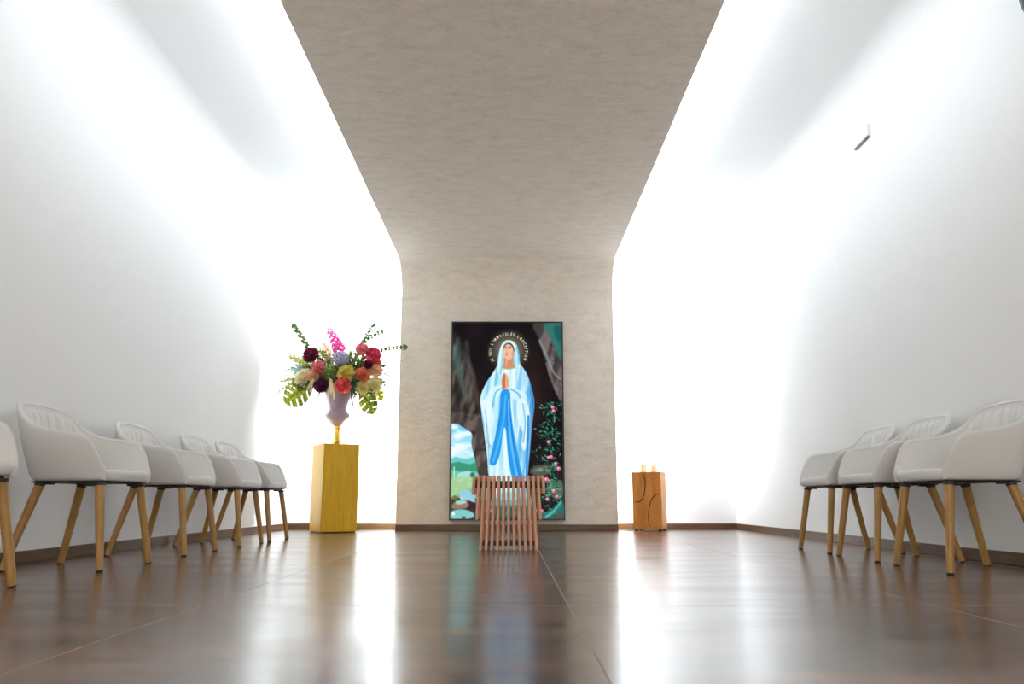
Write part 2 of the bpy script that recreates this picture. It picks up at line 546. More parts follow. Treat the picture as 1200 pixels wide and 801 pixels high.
def dahlia(r, n=90, w=.36):
    b = MB()
    for k in range(n):
        q = (k+.5)/n
        a = k*2.39996
        lean = math.acos(1-1.25*q)
        m = Matrix.Rotation(a, 4, 'Z') @ Matrix.Rotation(lean, 4, 'Y') @ Matrix.Translation((0, 0, r*.35))
        petal(b, m, r*.66, r*w, .9, -.15+.2*R.random(), nu=2, nv=3)
    b.lathe([(.3*r, .2*r), (.34*r, .45*r), (.2*r, .62*r), (.02*r, .66*r)], 12)
    return b
def carnation(r, n=70):
    b = MB()
    for k in range(n):
        q = (k+.5)/n
        a = k*2.39996
        lean = math.acos(1-1.1*q)
        m = Matrix.Rotation(a, 4, 'Z') @ Matrix.Rotation(lean+.2*R.uniform(-1, 1), 4, 'Y') @ Matrix.Translation((0, 0, r*.25))@ Matrix.Rotation(R.uniform(-1, 1), 4, 'Z')
        petal(b, m, r*.72, r*.55, .8*R.choice((-1, 1)), .5*R.uniform(-1, 1), nu=3, nv=3)
    return b
def hydrangea(r, n=70):
    b = MB()
    for k in range(n):
        q = (k+.5)/n
        a = k*2.39996; lean = math.acos(1-1.5*q)
        m0 = Matrix.Rotation(a, 4, 'Z') @ Matrix.Rotation(lean, 4, 'Y') @ Matrix.Translation((0, 0, r*.9)) @ Matrix.Rotation(R.random()*6, 4, 'Z')
        for j in range(4):
            petal(b, m0 @ Matrix.Rotation(j*PI/2, 4, 'Z') @ Matrix.Rotation(1.25, 4, 'Y'), r*.20, r*.20, .2, .1, nu=2, nv=2)
    b.lathe([(.01*r, -.7*r), (.5*r, -.5*r), (.8*r, 0), (.55*r, .6*r), (.05*r, .85*r)], 14)
    return b
def path(p0, p1, sag=0, n=14, side=0):
    p0, p1 = Vector(p0), Vector(p1)
    out = []
    d = p1-p0; sd = d.cross(Vector((0, 1, 0)))
    if sd.length > 0: sd.normalize()
    for i in range(n+1):
        t = i/n
        out.append(p0+d*t+Vector((0, 0, -sag*4*t*(1-t)))+sd*(side*4*t*(1-t)))
    return out
def along(b, pts, step, fn):
    """call fn(pos, tangent, k, fraction) along a path"""
    L = [0]
    for i in range(1, len(pts)): L.append(L[-1]+(pts[i]-pts[i-1]).length)
    k = 0; s = 0
    while s < L[-1]:
        i = max(j for j in range(len(L)) if L[j] <= s)
        i = min(i, len(pts)-2)
        u = (s-L[i])/max(1e-6, L[i+1]-L[i])
        p = pts[i].lerp(pts[i+1], u); tg = (pts[i+1]-pts[i]).normalized()
        fn(p, tg, k, s/L[-1]); k += 1; s += step
GRP = 'flowers and foliage in the urn'
def depth(px, py):
    dx = (px-394)*PXM; dz = (442-py)*PXM
    q = 1-(dx/.62)**2-(dz/.48)**2
    return -.30*math.sqrt(max(0, q))
def stem_to(root, p, r=.006):
    """stem from the flower (local origin) down into the urn"""
    b = MB()
    e = MOUTH+Vector((R.uniform(-.05, .05), R.uniform(-.05, .05), -.10))-p
    k = MOUTH+Vector((0, 0, .08))-p; k = k+Vector((R.uniform(-.06, .06), R.uniform(-.05, .05), 0))
    pts = [Vector((0, 0, 0)).lerp(k, t)*(1-t*.0) for t in (0, .33, .66)]+[k, e]
    b.tube(pts, r, 6)
    b.build('stem', F['stem'], root)
def bloom(name, label, cat, px, py, rpx, maker, mat, out=0., face=None, scale=1.1):
    Y = UY+depth(px, py)+out
    p = at(px, py, Y)
    r = rpx*PXM*scale
    d = face or (p-(MOUTH+Vector((0, .25, .02)))).normalized()+Vector((0, -.9, .15))
    t = thing(name, label, cat, p, 0, GRP)
    b = maker(r)
    m = frame_to(d)
    b.v = [tuple(m @ Vector(v)) for v in b.v]
    b.build('blossom', mat, t, sharp=80)
    stem_to(t, p)
    return t
bloom('dahlia', 'large burgundy dahlia at the upper left of the bouquet', 'flower', 365, 416.5, 9.0, dahlia, F['burgundy'])
bloom('dahlia', 'small burgundy dahlia tucked between the pinkish red peony and the peach rose', 'flower', 431.5, 427.5, 5.8, dahlia, F['burgundy'])
bloom('dahlia', 'dark plum dahlia hanging over the left of the urn rim', 'flower', 377, 452, 8.0, dahlia, F['plum'], -.03)
bloom('peony', 'pink peony left of the bouquet centre under the burgundy dahlia', 'flower', 374.5, 431, 8.2, carnation, F['pink'])
bloom('hydrangea', 'lavender grey hydrangea at the top centre of the bouquet', 'flower', 399.5, 420, 8.6, hydrangea, F['lav'])
bloom('rose', 'yellow rose in the middle of the bouquet', 'flower', 405.7, 437, 8.0, rose, F['yellow'], -.03)
bloom('carnation', 'coral red carnation at the front, above the urn rim', 'flower', 401.5, 451.5, 9.0, carnation, F['coral'], -.05)
bloom('peony', 'bright rose red peony at the upper right of the bouquet', 'flower', 437.5, 416, 8.5, carnation, F['rosered'])
bloom('peony', 'pale coral peony left of the bright rose red peony', 'flower', 424.5, 409.5, 7.5, carnation, F['pink'])
bloom('carnation', 'coral carnation just under the bright rose red peony', 'flower', 441, 424, 5.5, carnation, F['coral'])
bloom('rose', 'salmon orange rose right of the bouquet centre', 'flower', 425.5, 438.5, 7.5, rose, F['orange'])
bloom('rose', 'peach rose at the right side of the bouquet', 'flower', 439.5, 433.5, 7.5, rose, F['peach'])
bloom('rose', 'cream rose at the left side of the bouquet', 'flower', 355, 442, 8.5, rose, F['cream'])
bloom('lily', 'pale peach blossom between the cream rose and the pink peony', 'flower', 367, 440.5, 6.5, dahlia, F['peach'])
bloom('rose', 'pale yellow rose low on the right, left one of two', 'flower', 425, 454, 7.0, rose, F['pale'])
bloom('rose', 'pale yellow rose low on the right, beside the yellow lime leaf', 'flower', 438.5, 452, 7.5, rose, F['pale'])
bloom('sedum', 'green sedum head in the middle left of the bouquet', 'flower', 387, 434.5, 8, hydrangea, F['leaf'])

def spike(name, label, base, tip, mat, cat, kind, back=.0, w=1.0):
    p0 = at(*base, UY+depth(*base)+back); p1 = at(*tip, UY+depth(*base)*.5+back)
    t = thing(name, label, cat, p0, 0, GRP)
    pts = [q-p0 for q in path((0, 0, 0), p1-p0, -.01, 14, .012)] if False else path((0, 0, 0), p1-p0, -.012, 14, .0)
    b = MB()
    if kind == 'delphinium':
        def fl(p, tg, k, f):
            for j in range(3):
                a = k*1.3+j*2.1
                r = (.050*(1-f)**.6+.014)*w
                m = Matrix.Translation(p) @ frame_to(tg) @ Matrix.Rotation(a, 4, 'Z') @ Matrix.Translation((r*.7, 0, 0)) @ Matrix.Rotation(1.0, 4, 'Y')
                for q in range(5):
                    petal(b, m @ Matrix.Rotation(q*2*PI/5, 4, 'Z') @ Matrix.Rotation(1.0, 4, 'Y'), r*.62, r*.6, .2, .1, nu=2, nv=2)
        along(b, pts, .024, fl)
    elif kind == 'bell':
        def fl(p, tg, k, f):
            for j in range(2):
                a = k*1.57+j*PI
                r = .021*w
                m = Matrix.Translation(p) @ frame_to(tg) @ Matrix.Rotation(a, 4, 'Z') @ Matrix.Rotation(1.1, 4, 'Y')
                b.lathe([(.002, .002), (r*.5, .012), (r*.9, .02), (r, .026), (r*.8, .024), (r*.3, .014)], 9, m, cap=False)
        along(b, pts, .042, fl)
        for q in range(16):     # rosette at the tip
            m = Matrix.Translation(pts[-1]) @ frame_to(p1-p0) @ Matrix.Rotation(q*2.4, 4, 'Z') @ Matrix.Rotation(.2+q*.09, 4, 'Y')
            petal(b, m, .036*w, .034*w, .4, .1, nu=2, nv=3)
    elif kind == 'plume':
        def fl(p, tg, k, f):
            for j in range(7):
                a = k*1.1+j*.9
                r = (.060*(1-f)**.8+.008)*w
                m = Matrix.Translation(p) @ frame_to(tg) @ Matrix.Rotation(a, 4, 'Z') @ Matrix.Rotation(R.uniform(.5, 1.1), 4, 'Y')
                r *= R.uniform(.6, 1.3)
                petal(b, m, r, .006, .2, .05, nu=2, nv=3)
                petal(b, m @ Matrix.Translation((0, 0, r*.6)) @ Matrix.Rotation(.6, 4, 'Y'), .016, .010, .2, .1, nu=2, nv=2)
        along(b, pts, .019, fl)
    b.build('blossom', mat, t, sharp=80)
    b = MB()
    e = MOUTH+Vector((0, 0, -.1))-p0; kk = (MOUTH+Vector((0, 0, .06))-p0)
    b.tube([e, kk]+[q for q in pts], .0045, 6)
    b.build('stem', F['stem'], t)
spike('delphinium', 'tall magenta delphinium spike rising at the top of the bouquet', (398.5, 411), (383.5, 383.5), F['magenta'], 'flower', 'delphinium', .06, 1.0)
spike('astilbe', 'peach astilbe plume left of the magenta spike', (389, 421), (379, 402), F['peach'], 'flower', 'plume', .02, 1.2)
spike('astilbe', 'cream astilbe plume leaning left behind the burgundy dahlia', (385, 424), (366, 405), F['cream'], 'flower', 'plume', .14, 1.2)
spike('bell_flower', 'pale green bell spike leaning out at the upper left', (362, 409), (344.8, 382.5), F['bell'], 'flower', 'bell', .06, 1.0)
spike('bell_flower', 'pale green bell spike at the upper right, the most upright one', (424, 404), (438, 381), F['bell'], 'flower', 'bell', .10, .8)
spike('bell_flower', 'pale green bell spike at the upper right, the middle one', (424, 402), (446.5, 389), F['bell'], 'flower', 'bell', .04, .95)
spike('bell_flower', 'pale green bell spike reaching far right in front of the panel edge', (442, 411), (474, 406.7), F['bell'], 'flower', 'bell', .04, 1.0)

def monstera(name, label, base, tip, width, mat, out, holes=5):
    p0 = at(*base, UY+out); p1 = at(*tip, UY+out-.06)
    t = thing(name, label, 'leaf', p0, 0, GRP)
    d = p1-p0; L = d.length
    # local frame: Z along the leaf, X across, Y towards the viewer
    z = d.normalized(); y = Vector((0, -1, 0)); x = y.cross(z).normalized(); y = z.cross(x)
    m = Matrix((x, y, z)).transposed().to_4x4()
    b = MB()
    def half(v):
        return width*.5*(math.sin(PI*min(1, (v*.86+.14)))**.75)
    N = 48
    for sg in (-1, 1):
        for i in range(N):
            v0, v1 = i/N, (i+1)/N
            ph = ((v0*holes) % 1.0)
            cut = .32 if (ph > .80 and .12 < v0 < .92) else 1.0
            def pt(v, q):
                w = half(v)*q
                drop = .30*w
                bend = -.10*L*v*v
                return (sg*w, bend-w*w*1.2, L*v-drop*0+w*.35)
            qs = [0, .3, .65, 1.0] if cut == 1.0 else [0, .15, .32]
            vs = []
            for q in qs:
                vs += [pt(v0, q), pt(v1, q)]
            fs = [(2*j, 2*j+1, 2*j+3, 2*j+2) for j in range(len(qs)-1)]
            b.add(vs, fs, m)
    o = b.build('leaf_blade', mat, t, sharp=80)
    md = o.modifiers.new('thickness', 'SOLIDIFY'); md.thickness = .002
    b = MB()
    pts = [m @ Vector((0, -.10*L*(i/8)**2+.002, L*i/8)) for i in range(9)]
    b.tube(pts, [.005-.0004*i for i in range(9)], 6); b.build('midrib', F['lime'], t)
    b = MB(); kk = MOUTH+Vector((0, 0, .04))-p0
    b.tube([(0, 0, 0), kk, kk+Vector((0, 0, -.14))], .005, 6); b.build('stem', F['stem'], t)
monstera('monstera_leaf', 'large lime monstera leaf drooping at the lower left of the bouquet', (364, 450), (333, 471), .27, F['lime'], -.16)
monstera('monstera_leaf', 'lime monstera leaf hanging at the lower right of the bouquet', (425, 457), (437, 484), .20, F['lime'], -.14, 4)
monstera('monstera_leaf', 'small yellow lime leaf at the far right under the pale yellow rose', (440, 453), (447, 468), .11, F['ylw'], -.10, 3)

def sprig_mesh(pts, L, W, mat_parent, step=.03, mat=None, pair=2, lean=.8):
    b = MB()
    def fl(p, tg, k, f):
        for j in range(pair):
            a = k*1.57+j*2*PI/pair+R.uniform(-.3, .3)
            s = (1-.45*f)*R.uniform(.8, 1.15)
            m = Matrix.Translation(p) @ frame_to(tg) @ Matrix.Rotation(a, 4, 'Z') @ Matrix.Rotation(lean+R.uniform(-.2, .2), 4, 'Y')
            petal(b, m, L*s*1.35, W*s*1.7, .2, .15, nu=2, nv=4)
    along(b, pts, step, fl)
    return b.build('foliage', mat, mat_parent, sharp=80)
def sprig(name, label, base, tip, mat, out=0, L=.055, W=.026, step=.028, sag=-.02, pair=2, cat='foliage', lean=.8):
    p0 = at(*base, UY+out+depth(*base)*.7); p1 = at(*tip, UY+out+depth(*tip)*.7)
    t = thing(name, label, cat, p0, 0, GRP)
    pts = path((0, 0, 0), p1-p0, sag)
    sprig_mesh(pts, L, W, t, step, mat, pair, lean)
    b = MB(); kk = MOUTH+Vector((0, 0, .05))-p0
    b.tube([kk+Vector((0, 0, -.14)), kk]+[q for q in pts], .0035, 5); b.build('stem', F['stem'], t)
sprig('leafy_sprig', 'olive leafy sprig pointing to the upper left beside the burgundy dahlia', (362, 428), (340, 419), F['olive'], .0, .07, .03)
sprig('leafy_sprig', 'pale green sprig at the far left above the monstera leaf', (358, 446), (332, 447), F['olive'], -.02, .06, .03)
sprig('leafy_sprig', 'trailing sprig with a dark tip at the lower left of the bouquet', (346, 449), (325.5, 460), F['leaf'], -.06, .040, .02)
sprig('leafy_sprig', 'blue green leaf sprig behind the cream rose', (362, 438), (344, 433), F['blueleaf'], .02, .085, .045, .04)
sprig('leafy_sprig', 'bushy green sprig right of the lavender hydrangea', (411, 432), (421, 411), F['leaf'], -.02, .055, .026, .018, pair=3)
sprig('leafy_sprig', 'green sprig rising left of the hydrangea', (388, 428), (375, 410), F['leaf'], .02, .06, .028, .022, pair=3)
sprig('leafy_sprig', 'dark green sprig below the salmon rose', (412, 446), (416, 463), F['dkleaf'], -.08, .055, .024, .02, pair=3)
sprig('leafy_sprig', 'small leafed sprig pointing right past the peach rose', (440, 438), (458, 442), F['dkleaf'], .0, .040, .018, .022)
sprig('leafy_sprig', 'green sprig drooping between the two lower right leaves', (432, 455), (440, 474), F['leaf'], -.08, .045, .022, .022)
sprig('leafy_sprig', 'green sprig in front of the right pale yellow rose', (443, 444), (451, 452), F['olive'], -.02, .05, .024, .022)
sprig('leafy_sprig', 'dark green sprig under the cream rose', (364, 449), (349, 455), F['dkleaf'], -.06, .06, .028, .022, pair=3)
sprig('leafy_sprig', 'dark green sprig between the yellow rose and the coral carnation', (412, 443), (416, 452), F['dkleaf'], -.08, .055, .026, .018, pair=3)
for base, tip in (((380, 444), (358, 430)), ((400, 444), (392, 410)), ((412, 444), (428, 418)), ((415, 446), (446, 434)), ((386, 446), (350, 444)),
                  ((395, 446), (374, 420)), ((405, 446), (410, 415)), ((412, 447), (438, 446)), ((384, 447), (365, 455)), ((400, 449), (390, 445)), ((404, 446), (420, 430)), ((395, 440), (400, 428)), ((412, 442), (434, 424)), ((414, 447), (432, 447)), ((414, 448), (446, 446)), ((412, 452), (424, 462)), ((380, 450), (360, 452)), ((384, 440), (364, 424)), ((410, 440), (432, 414)), ((404, 430), (412, 414)), ((378, 440), (352, 430)), ((416, 444), (450, 428))):
    F_ = R.choice((F['dkleaf'], F['leaf'], F['olive'], F['leaf']))
    sprig('filler_sprig', 'short green filler sprig showing between the blossoms of the bouquet', base, tip, F_, .05, .06, .03, .020, pair=3)

def amaranth(label, top, bottoms):
    p0 = at(*top, UY+depth(*top)-.07)
    t = thing('amaranthus', label, 'flower', p0, 0, GRP)
    b = MB()
    for bx in bottoms:
        p1 = at(*bx, UY+depth(*top)-.10)-p0
        pts = path((0, 0, 0), p1, -.015, 10)
        def fl(p, tg, k, f):
            for j in range(5):
                m = Matrix.Translation(p) @ frame_to(tg) @ Matrix.Rotation(k+j*1.26, 4, 'Z') @ Matrix.Rotation(.7, 4, 'Y')
                petal(b, m, .020, .012, .3, .1, nu=2, nv=2)
        along(b, pts, .010, fl)
    b.build('tassel', F['cream'], t, sharp=80)
    stem_to(t, p0, .004)
amaranth('cream amaranthus tassels hanging over the urn rim beside the plum dahlia', (388, 444), ((384.5, 464), (391.5, 466), (388, 460)))
amaranth('cream amaranthus tassel drooping below the cream rose', (368, 444), ((364, 458), (361, 455)))

def grassy(label, base, tips, out=0., sag=-.04):
    p0 = at(*base, UY+out)
    t = thing('dry_grass', label, 'dry grass', p0, 0, GRP); t['kind'] = 'thing'
    for tp in tips:
        p1 = at(*tp, UY+out-.03)-p0
        b = MB(); pts = path((0, 0, 0), p1, sag*p1.length*1.2, 12)
        b.tube(pts, [.0068*(1-i/13.5) for i in range(13)], 5); b.build('blade', F['straw'], t)
    stem_to(t, p0, .004)
grassy('brown grass blades fanning out at the far left', (360, 431), ((329, 417), (330, 426), (338, 421), (331, 428)), .0)
grassy('long brown grass blade arching low at the far left', (352, 438), ((321, 447), (326, 441)), .0, -.25)
grassy('brown grass blades hanging down right of the urn', (411, 455), ((413, 478), (417.5, 490), (420, 478), (415, 484)), -.16, .05)
grassy('thin brown grass blades pointing right beside the peach rose', (442, 434), ((455, 425), (453, 435), (450, 427)), .0)
grassy('single thin grass blade hanging left of the urn', (375, 458), ((370, 474),), -.12, .02)

# ------------------------------------------------------------------ candle box
BA = math.radians(-20.3); BS = .325; BH = .648
bcx, bcy = ped_center((1.668, 8.98), BA, BS, -1)
t = thing('candle_box', 'orange wooden box with two curved dark lines, carrying the candles', 'box', (bcx, bcy, 0), BA)
h_ = BS/2
b = MB(); b.box(-h_, h_, -h_, h_, .022, BH); b.build('box_body', M['boxwood'], t, smooth=False, bevel=.003)
def groove(pts):
    # crop pixel -> face coordinates
    out = []
    for x, y in pts:
        v = (y-157)/577; u = (x-(43+24*v))/(277+3*v)
        out.append((-h_+u*BS, BH-.0+v*(.022-BH)))
    # smooth
    P = []
    for i in range(len(out)-1):
        p0 = out[max(0, i-1)]; p1 = out[i]; p2 = out[i+1]; p3 = out[min(len(out)-1, i+2)]
        for q in range(6): P.append(tuple(cr(p0[k], p1[k], p2[k], p3[k], q/6) for k in (0, 1)))
    P.append(out[-1])
    b = MB(); b.tube([(x, -h_+.001, z) for x, z in P], .0058, 8)
    b.build('curved_groove', M['inlay'], t)
groove([(155, 178), (170, 222), (176, 290), (169, 375), (150, 430), (118, 462), (80, 460)])
groove([(310, 380), (275, 392), (242, 430), (221, 500), (212, 575), (215, 660), (224, 712)])
for sx in (-1, 1):
    for sy in (-1, 1):
        b = MB(); b.lathe([(.016, .0005), (.018, .004), (.018, .0225)], 16, Matrix.Translation((sx*(h_-.03), sy*(h_-.03), 0))); b.build('foot', M['rubber'], t)

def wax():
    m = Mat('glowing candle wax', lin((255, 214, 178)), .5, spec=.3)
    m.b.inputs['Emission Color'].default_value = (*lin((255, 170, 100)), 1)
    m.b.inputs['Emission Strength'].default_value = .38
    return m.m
def flame():
    m = Mat('candle flame', (1, .8, .4), .5)
    m.b.inputs['Emission Color'].default_value = (1, .72, .32, 1); m.b.inputs['Emission Strength'].default_value = 6
    return m.m
M['wax'] = wax(); M['flame'] = flame()
def candle(label, px, hgt, r, yoff):
    p = at(px, 553, bcy+yoff)
    t = thing('candle', label, 'candle', (p.x, bcy+yoff, BH+.0005), 0, 'candles on the wooden box')
    b = MB()
    b.lathe([(r*.96, 0), (r, .004), (r, hgt-.006), (r*.97, hgt), (r*.86, hgt+.001), (r*.78, hgt-.008), (r*.3, hgt-.012), (.002, hgt-.012)], 32); b.build('wax_body', M['wax'], t)
    b = MB(); b.tube([(0, 0, hgt-.014), (.001, 0, hgt-.004), (.002, 0, hgt+.004)], .0016, 6); b.build('wick', M['inlay'], t)
    b = MB(); b.lathe([(.001, hgt+.001), (.006, hgt+.007), (.008, hgt+.015), (.006, hgt+.026), (.0025, hgt+.036), (.0004, hgt+.042)], 14, Matrix.Translation((.002, 0, 0))); b.build('flame', M['flame'], t)
candle('taller glowing pillar candle, left of the two on the wooden box', 753.6, .095, .040, -.02)
candle('shorter glowing pillar candle, right of the two on the wooden box', 765.4, .080, .040, .01)

# cord from the box to the wall behind the panel
b = MB()
bl = Vector((bcx-.14, bcy-.02, .0045))
pts = [bl, (bl.x-.05, bl.y+.03, .0045), (bl.x-.09, bl.y-.04, .0045), (bl.x-.13, bl.y+.02, .0045), (bl.x-.12, bl.y+.20, .0045), (bl.x-.20, bl.y+.35, .0045), (bl.x-.25, bl.y+.48, .0045)]
P = []
for i in range(len(pts)-1):
    q = [Vector(pts[max(0, min(len(pts)-1, j))]) for j in (i-1, i, i+1, i+2)]
    for s in range(8): P.append(Vector([cr(q[0][k], q[1][k], q[2][k], q[3][k], s/8) for k in range(3)]))
b.tube(P, .004, 8)
tag(b.build('power_cord', M['cable']), 'thin dark cord on the floor left of the wooden candle box', 'cord')

# ------------------------------------------------------------------ fixtures on the right wall
t = thing('wall_fixture', 'small white rectangular fixture high on the right wall', 'wall fixture', (WX, 5.605, 2.99))
b = MB(); b.box(-.024, -.0005, -.125, .125, .004, .095); b.build('housing', M['whiteplastic'], t, bevel=.006)
b = MB(); b.box(-.022, -.002, -.120, .120, -.004, .0045); b.build('lower_lens', M['lens'], t, bevel=.002)
t = thing('wall_speaker', 'dark grey rounded fixture high on the right wall, cut by the photo corner', 'wall fixture', (WX, 3.458, 2.675))
b = MB()
def shell(u, v):
    a = 2*PI*u; ex = 3.
    ca, sa = math.cos(a), math.sin(a); rr = (abs(ca)**ex+abs(sa)**ex)**(-1/ex)
    k = [0, .8, .95, 1, 1, .98][min(5, int(round(v*5)))]; d = [-.12, -.12, -.11, -.08, -.03, -.0005][min(5, int(round(v*5)))]
    return (d, .14*rr*ca*k, .20+.20*rr*sa*k)
b.grid(shell, 40, 5, closeu=True); b.build('housing', M['greyplastic'], t)
b = MB(); b.grid(lambda u, v: (-.122-.003*math.sin(PI*u)*math.sin(PI*v), -.09+.18*u, .05+.30*v), 8, 12); b.build('grille', M['dark'], t)

# ------------------------------------------------------------------ screen with its picture
SL, SR, SB, ST = -.697, .606, .117, 2.392
SY = PY-.055
t = thing('wall_screen', 'tall portrait screen showing a praying woman in white and blue, on the plaster panel', 'screen', ((SL+SR)/2, PY, SB))
scx = (SL+SR)/2
b = MB(); b.box(SL-scx, SR-scx, -.050, -.0005, 0, ST-SB); b.build('casing', M['bezel'], t, smooth=False, bevel=.003)
bz = .016
b = MB()
W_, H_ = SR-SL, ST-SB
for (x0, x1, z0, z1) in ((-W_/2, W_/2, 0, bz), (-W_/2, W_/2, H_-bz, H_), (-W_/2, -W_/2+bz, bz, H_-bz), (W_/2-bz, W_/2, bz, H_-bz)):
    b.box(x0, x1, -.056, -.0495, z0, z1)
b.build('bezel', M['bezel'], t, smooth=False)

NU, NV = 250, 442
def painting():
    """paints the displayed picture; works in photo pixels, returns sRGB array [v][u][3]"""
    vv, uu = np.meshgrid((np.arange(NV+1))/NV, (np.arange(NU+1))/NU, indexing='ij')   # v down, u right
    left = 530.2-3.4*vv; w = 127.2+8.0*vv
    X = left+uu*w; Y = 378.8+vv*229.8
    rng = np.random.RandomState(3)
    def vnoise(sx, sy, seed, oct=4, rot=0.):
        out = np.zeros_like(X); amp = 1; tot = 0
        c, s = math.cos(rot), math.sin(rot)
        A = X*c+Y*s; B = -X*s+Y*c
        for o in range(oct):
            r = np.random.RandomState(seed+o); g = r.rand(64, 64)
            a = A/sx*2**o+17*o; bb = B/sy*2**o+31*o
            ia = np.floor(a).astype(int); ib = np.floor(bb).astype(int)
            fa = a-ia; fb = bb-ib
            fa = fa*fa*(3-2*fa); fb = fb*fb*(3-2*fb)
            G = lambda i, j: g[i % 64, j % 64]
            out += amp*((G(ia, ib)*(1-fa)+G(ia+1, ib)*fa)*(1-fb)+(G(ia, ib+1)*(1-fa)+G(ia+1, ib+1)*fa)*fb)
            tot += amp; amp *= .5
        return out/tot
    img = np.zeros(X.shape+(3,))
    def put(mask, col):
        col = np.asarray(col, float)
        m = np.clip(mask, 0, 1)[..., None]
        img[:] = img*(1-m)+m*col
    def poly(pts, feather=.7):
        """soft mask of a polygon given in photo pixels"""
        P = np.array(pts, float); n = len(P)
        inside = np.zeros(X.shape, bool); d = np.full(X.shape, 1e9)
        for i in range(n):
            x0, y0 = P[i]; x1, y1 = P[(i+1) % n]
            cond = ((y0 > Y) != (y1 > Y))
            with np.errstate(divide='ignore', invalid='ignore'):
                xi = (x1-x0)*(Y-y0)/((y1-y0) if y1 != y0 else 1e-9)+x0
            inside ^= (cond & (X < xi))
            t_ = np.clip(((X-x0)*(x1-x0)+(Y-y0)*(y1-y0))/max(1e-9, (x1-x0)**2+(y1-y0)**2), 0, 1)
            d = np.minimum(d, np.hypot(X-x0-t_*(x1-x0), Y-y0-t_*(y1-y0)))
        sd = np.where(inside, d, -d)
        return np.clip(sd/feather+.5, 0, 1)
    def sm(pts, n=6, closed=True):
        out = []; k = len(pts)
        for i in range(k if closed else k-1):
            if closed: q = [pts[(i+j) % k] for j in (-1, 0, 1, 2)]
            else: q = [pts[max(0, min(k-1, i+j))] for j in (-1, 0, 1, 2)]
            for s in range(n): out.append(tuple(cr(q[0][a], q[1][a], q[2][a], q[3][a], s/n) for a in (0, 1)))
        if not closed: out.append(pts[-1])
        return out
    def stroke(pts, w0, w1=None, feather=.8):
        w1 = w0 if w1 is None else w1
        P = sm(pts, 5, False); m = np.zeros(X.shape); n = len(P)
        for i in range(n-1):
            (x0, y0), (x1, y1) = P[i], P[i+1]
            t_ = np.clip(((X-x0)*(x1-x0)+(Y-y0)*(y1-y0))/max(1e-9, (x1-x0)**2+(y1-y0)**2), 0, 1)
            d = np.hypot(X-x0-t_*(x1-x0), Y-y0-t_*(y1-y0))
            f = (i+t_)/(n-1); r = (w0+(w1-w0)*f)*.5
            m = np.maximum(m, np.clip((r-d)/feather+.5, 0, 1))
        return m
    def blob(x, y, rx, ry=None, feather=.35):
        ry = ry or rx
        d = np.hypot((X-x)/rx, (Y-y)/ry)
        return np.clip((1-d)/feather, 0, 1)
    A = lambda x, y: (500+x/2.668, 360+y/2.668)
    B = lambda x, y: (520+x/6.16, 370+y/6.16)
    Cc = lambda x, y: (520+x/5.72, 480+y/5.72)
    D = lambda x, y: (550+x/8.9, 380+y/8.9)
    n1 = vnoise(18, 30, 1); n2 = vnoise(6, 22, 11, rot=.25); n3 = vnoise(5, 5, 21)
    # cave darkness
    img[:] = np.array((20, 14, 19))
    put((n1-.42)*1.6, (44, 32, 34))
    put(blob(622, 470, 22, 75, 1.0)*.55, (84, 50, 36))
    put(blob(566, 450, 14, 60, 1.0)*.35, (30, 24, 30))
    # rock face at the left
    rock = poly(sm([(528, 400), (536, 395), (543, 412), (552, 432), (556, 450), (562, 480), (564, 505), (552, 505), (545, 500), (528, 492)]), 6)
    put(rock*.85, (58, 52, 50))
    put(rock*np.clip((n2-.45)*4, 0, 1)*.75, (112, 104, 96))
    put(rock*np.clip((.46-n2)*4, 0, 1)*.8, (30, 26, 28))
    for pts, c, w in (([B(95, 180), B(110, 350), B(150, 560), B(180, 640)], (60, 120, 112), 3.2), ([B(70, 250), B(95, 420), B(140, 580)], (72, 138, 128), 4.0),
                      ([B(160, 200), B(185, 380), B(215, 460)], (96, 104, 108), 3.5), ([B(215, 500), B(260, 700), B(280, 800)], (88, 66, 52), 4),
                      ([B(60, 600), B(90, 720), B(110, 800)], (84, 78, 70), 5), ([B(110, 470), B(170, 650), B(210, 760)], (96, 82, 72), 3)):
        put(stroke(pts, w, w*.4, 5)*.55, c)
    # rock face at the upper right
    rk = poly(sm([B(645, 60), B(850, 55), B(860, 640), B(825, 600), B(770, 480), B(740, 360), B(690, 190)]), 3)
    put(rk*.9, (74, 68, 68))
    put(rk*np.clip((n2-.45)*4, 0, 1)*.8, (128, 116, 112))
    put(rk*np.clip((.45-n3)*4, 0, 1)*.6, (44, 38, 42))
    put(poly(sm([B(720, 70), B(845, 70), B(850, 330), B(800, 240), B(760, 150)]), 3)*.9, (46, 118, 108))
    put(poly(sm([B(790, 90), B(845, 80), B(845, 200), B(810, 170)]), 3)*.8, (28, 84, 84))
    put(stroke([B(690, 190), B(740, 300), B(790, 420), B(840, 470)], 3.4, 2, 2)*.6, (150, 170, 168))
    put(stroke([B(740, 360), B(790, 500), B(840, 620)], 2.6, 1.5, 2)*.6, (140, 120, 116))
    # landscape bottom left
    sky = poly([(526, 500), (546, 499), (556, 520), (562, 560), (562, 570), (526, 570)], 2)
    g = np.clip((Y-500)/45, 0, 1)[..., None]
    m = sky[..., None]
    skyc = np.array((118, 200, 232))*(1-g)+np.array((196, 236, 240))*g
    img[:] = img*(1-m)+m*skyc
    put(sky*np.clip((vnoise(16, 7, 41)-.45)*4, 0, 1)*.9, (238, 248, 250))
    put(sky*blob(536, 514, 10, 6, .8), (240, 249, 252))
    hill = poly([(526, 541), (533, 538), (545, 541), (556, 538), (568, 546), (572, 575), (526, 575)], 1.4)
    put(hill, (110, 196, 196)); 
    put(poly([(526, 546), (536, 544), (550, 547), (566, 542), (572, 575), (526, 575)], 1.5), (60, 150, 120))
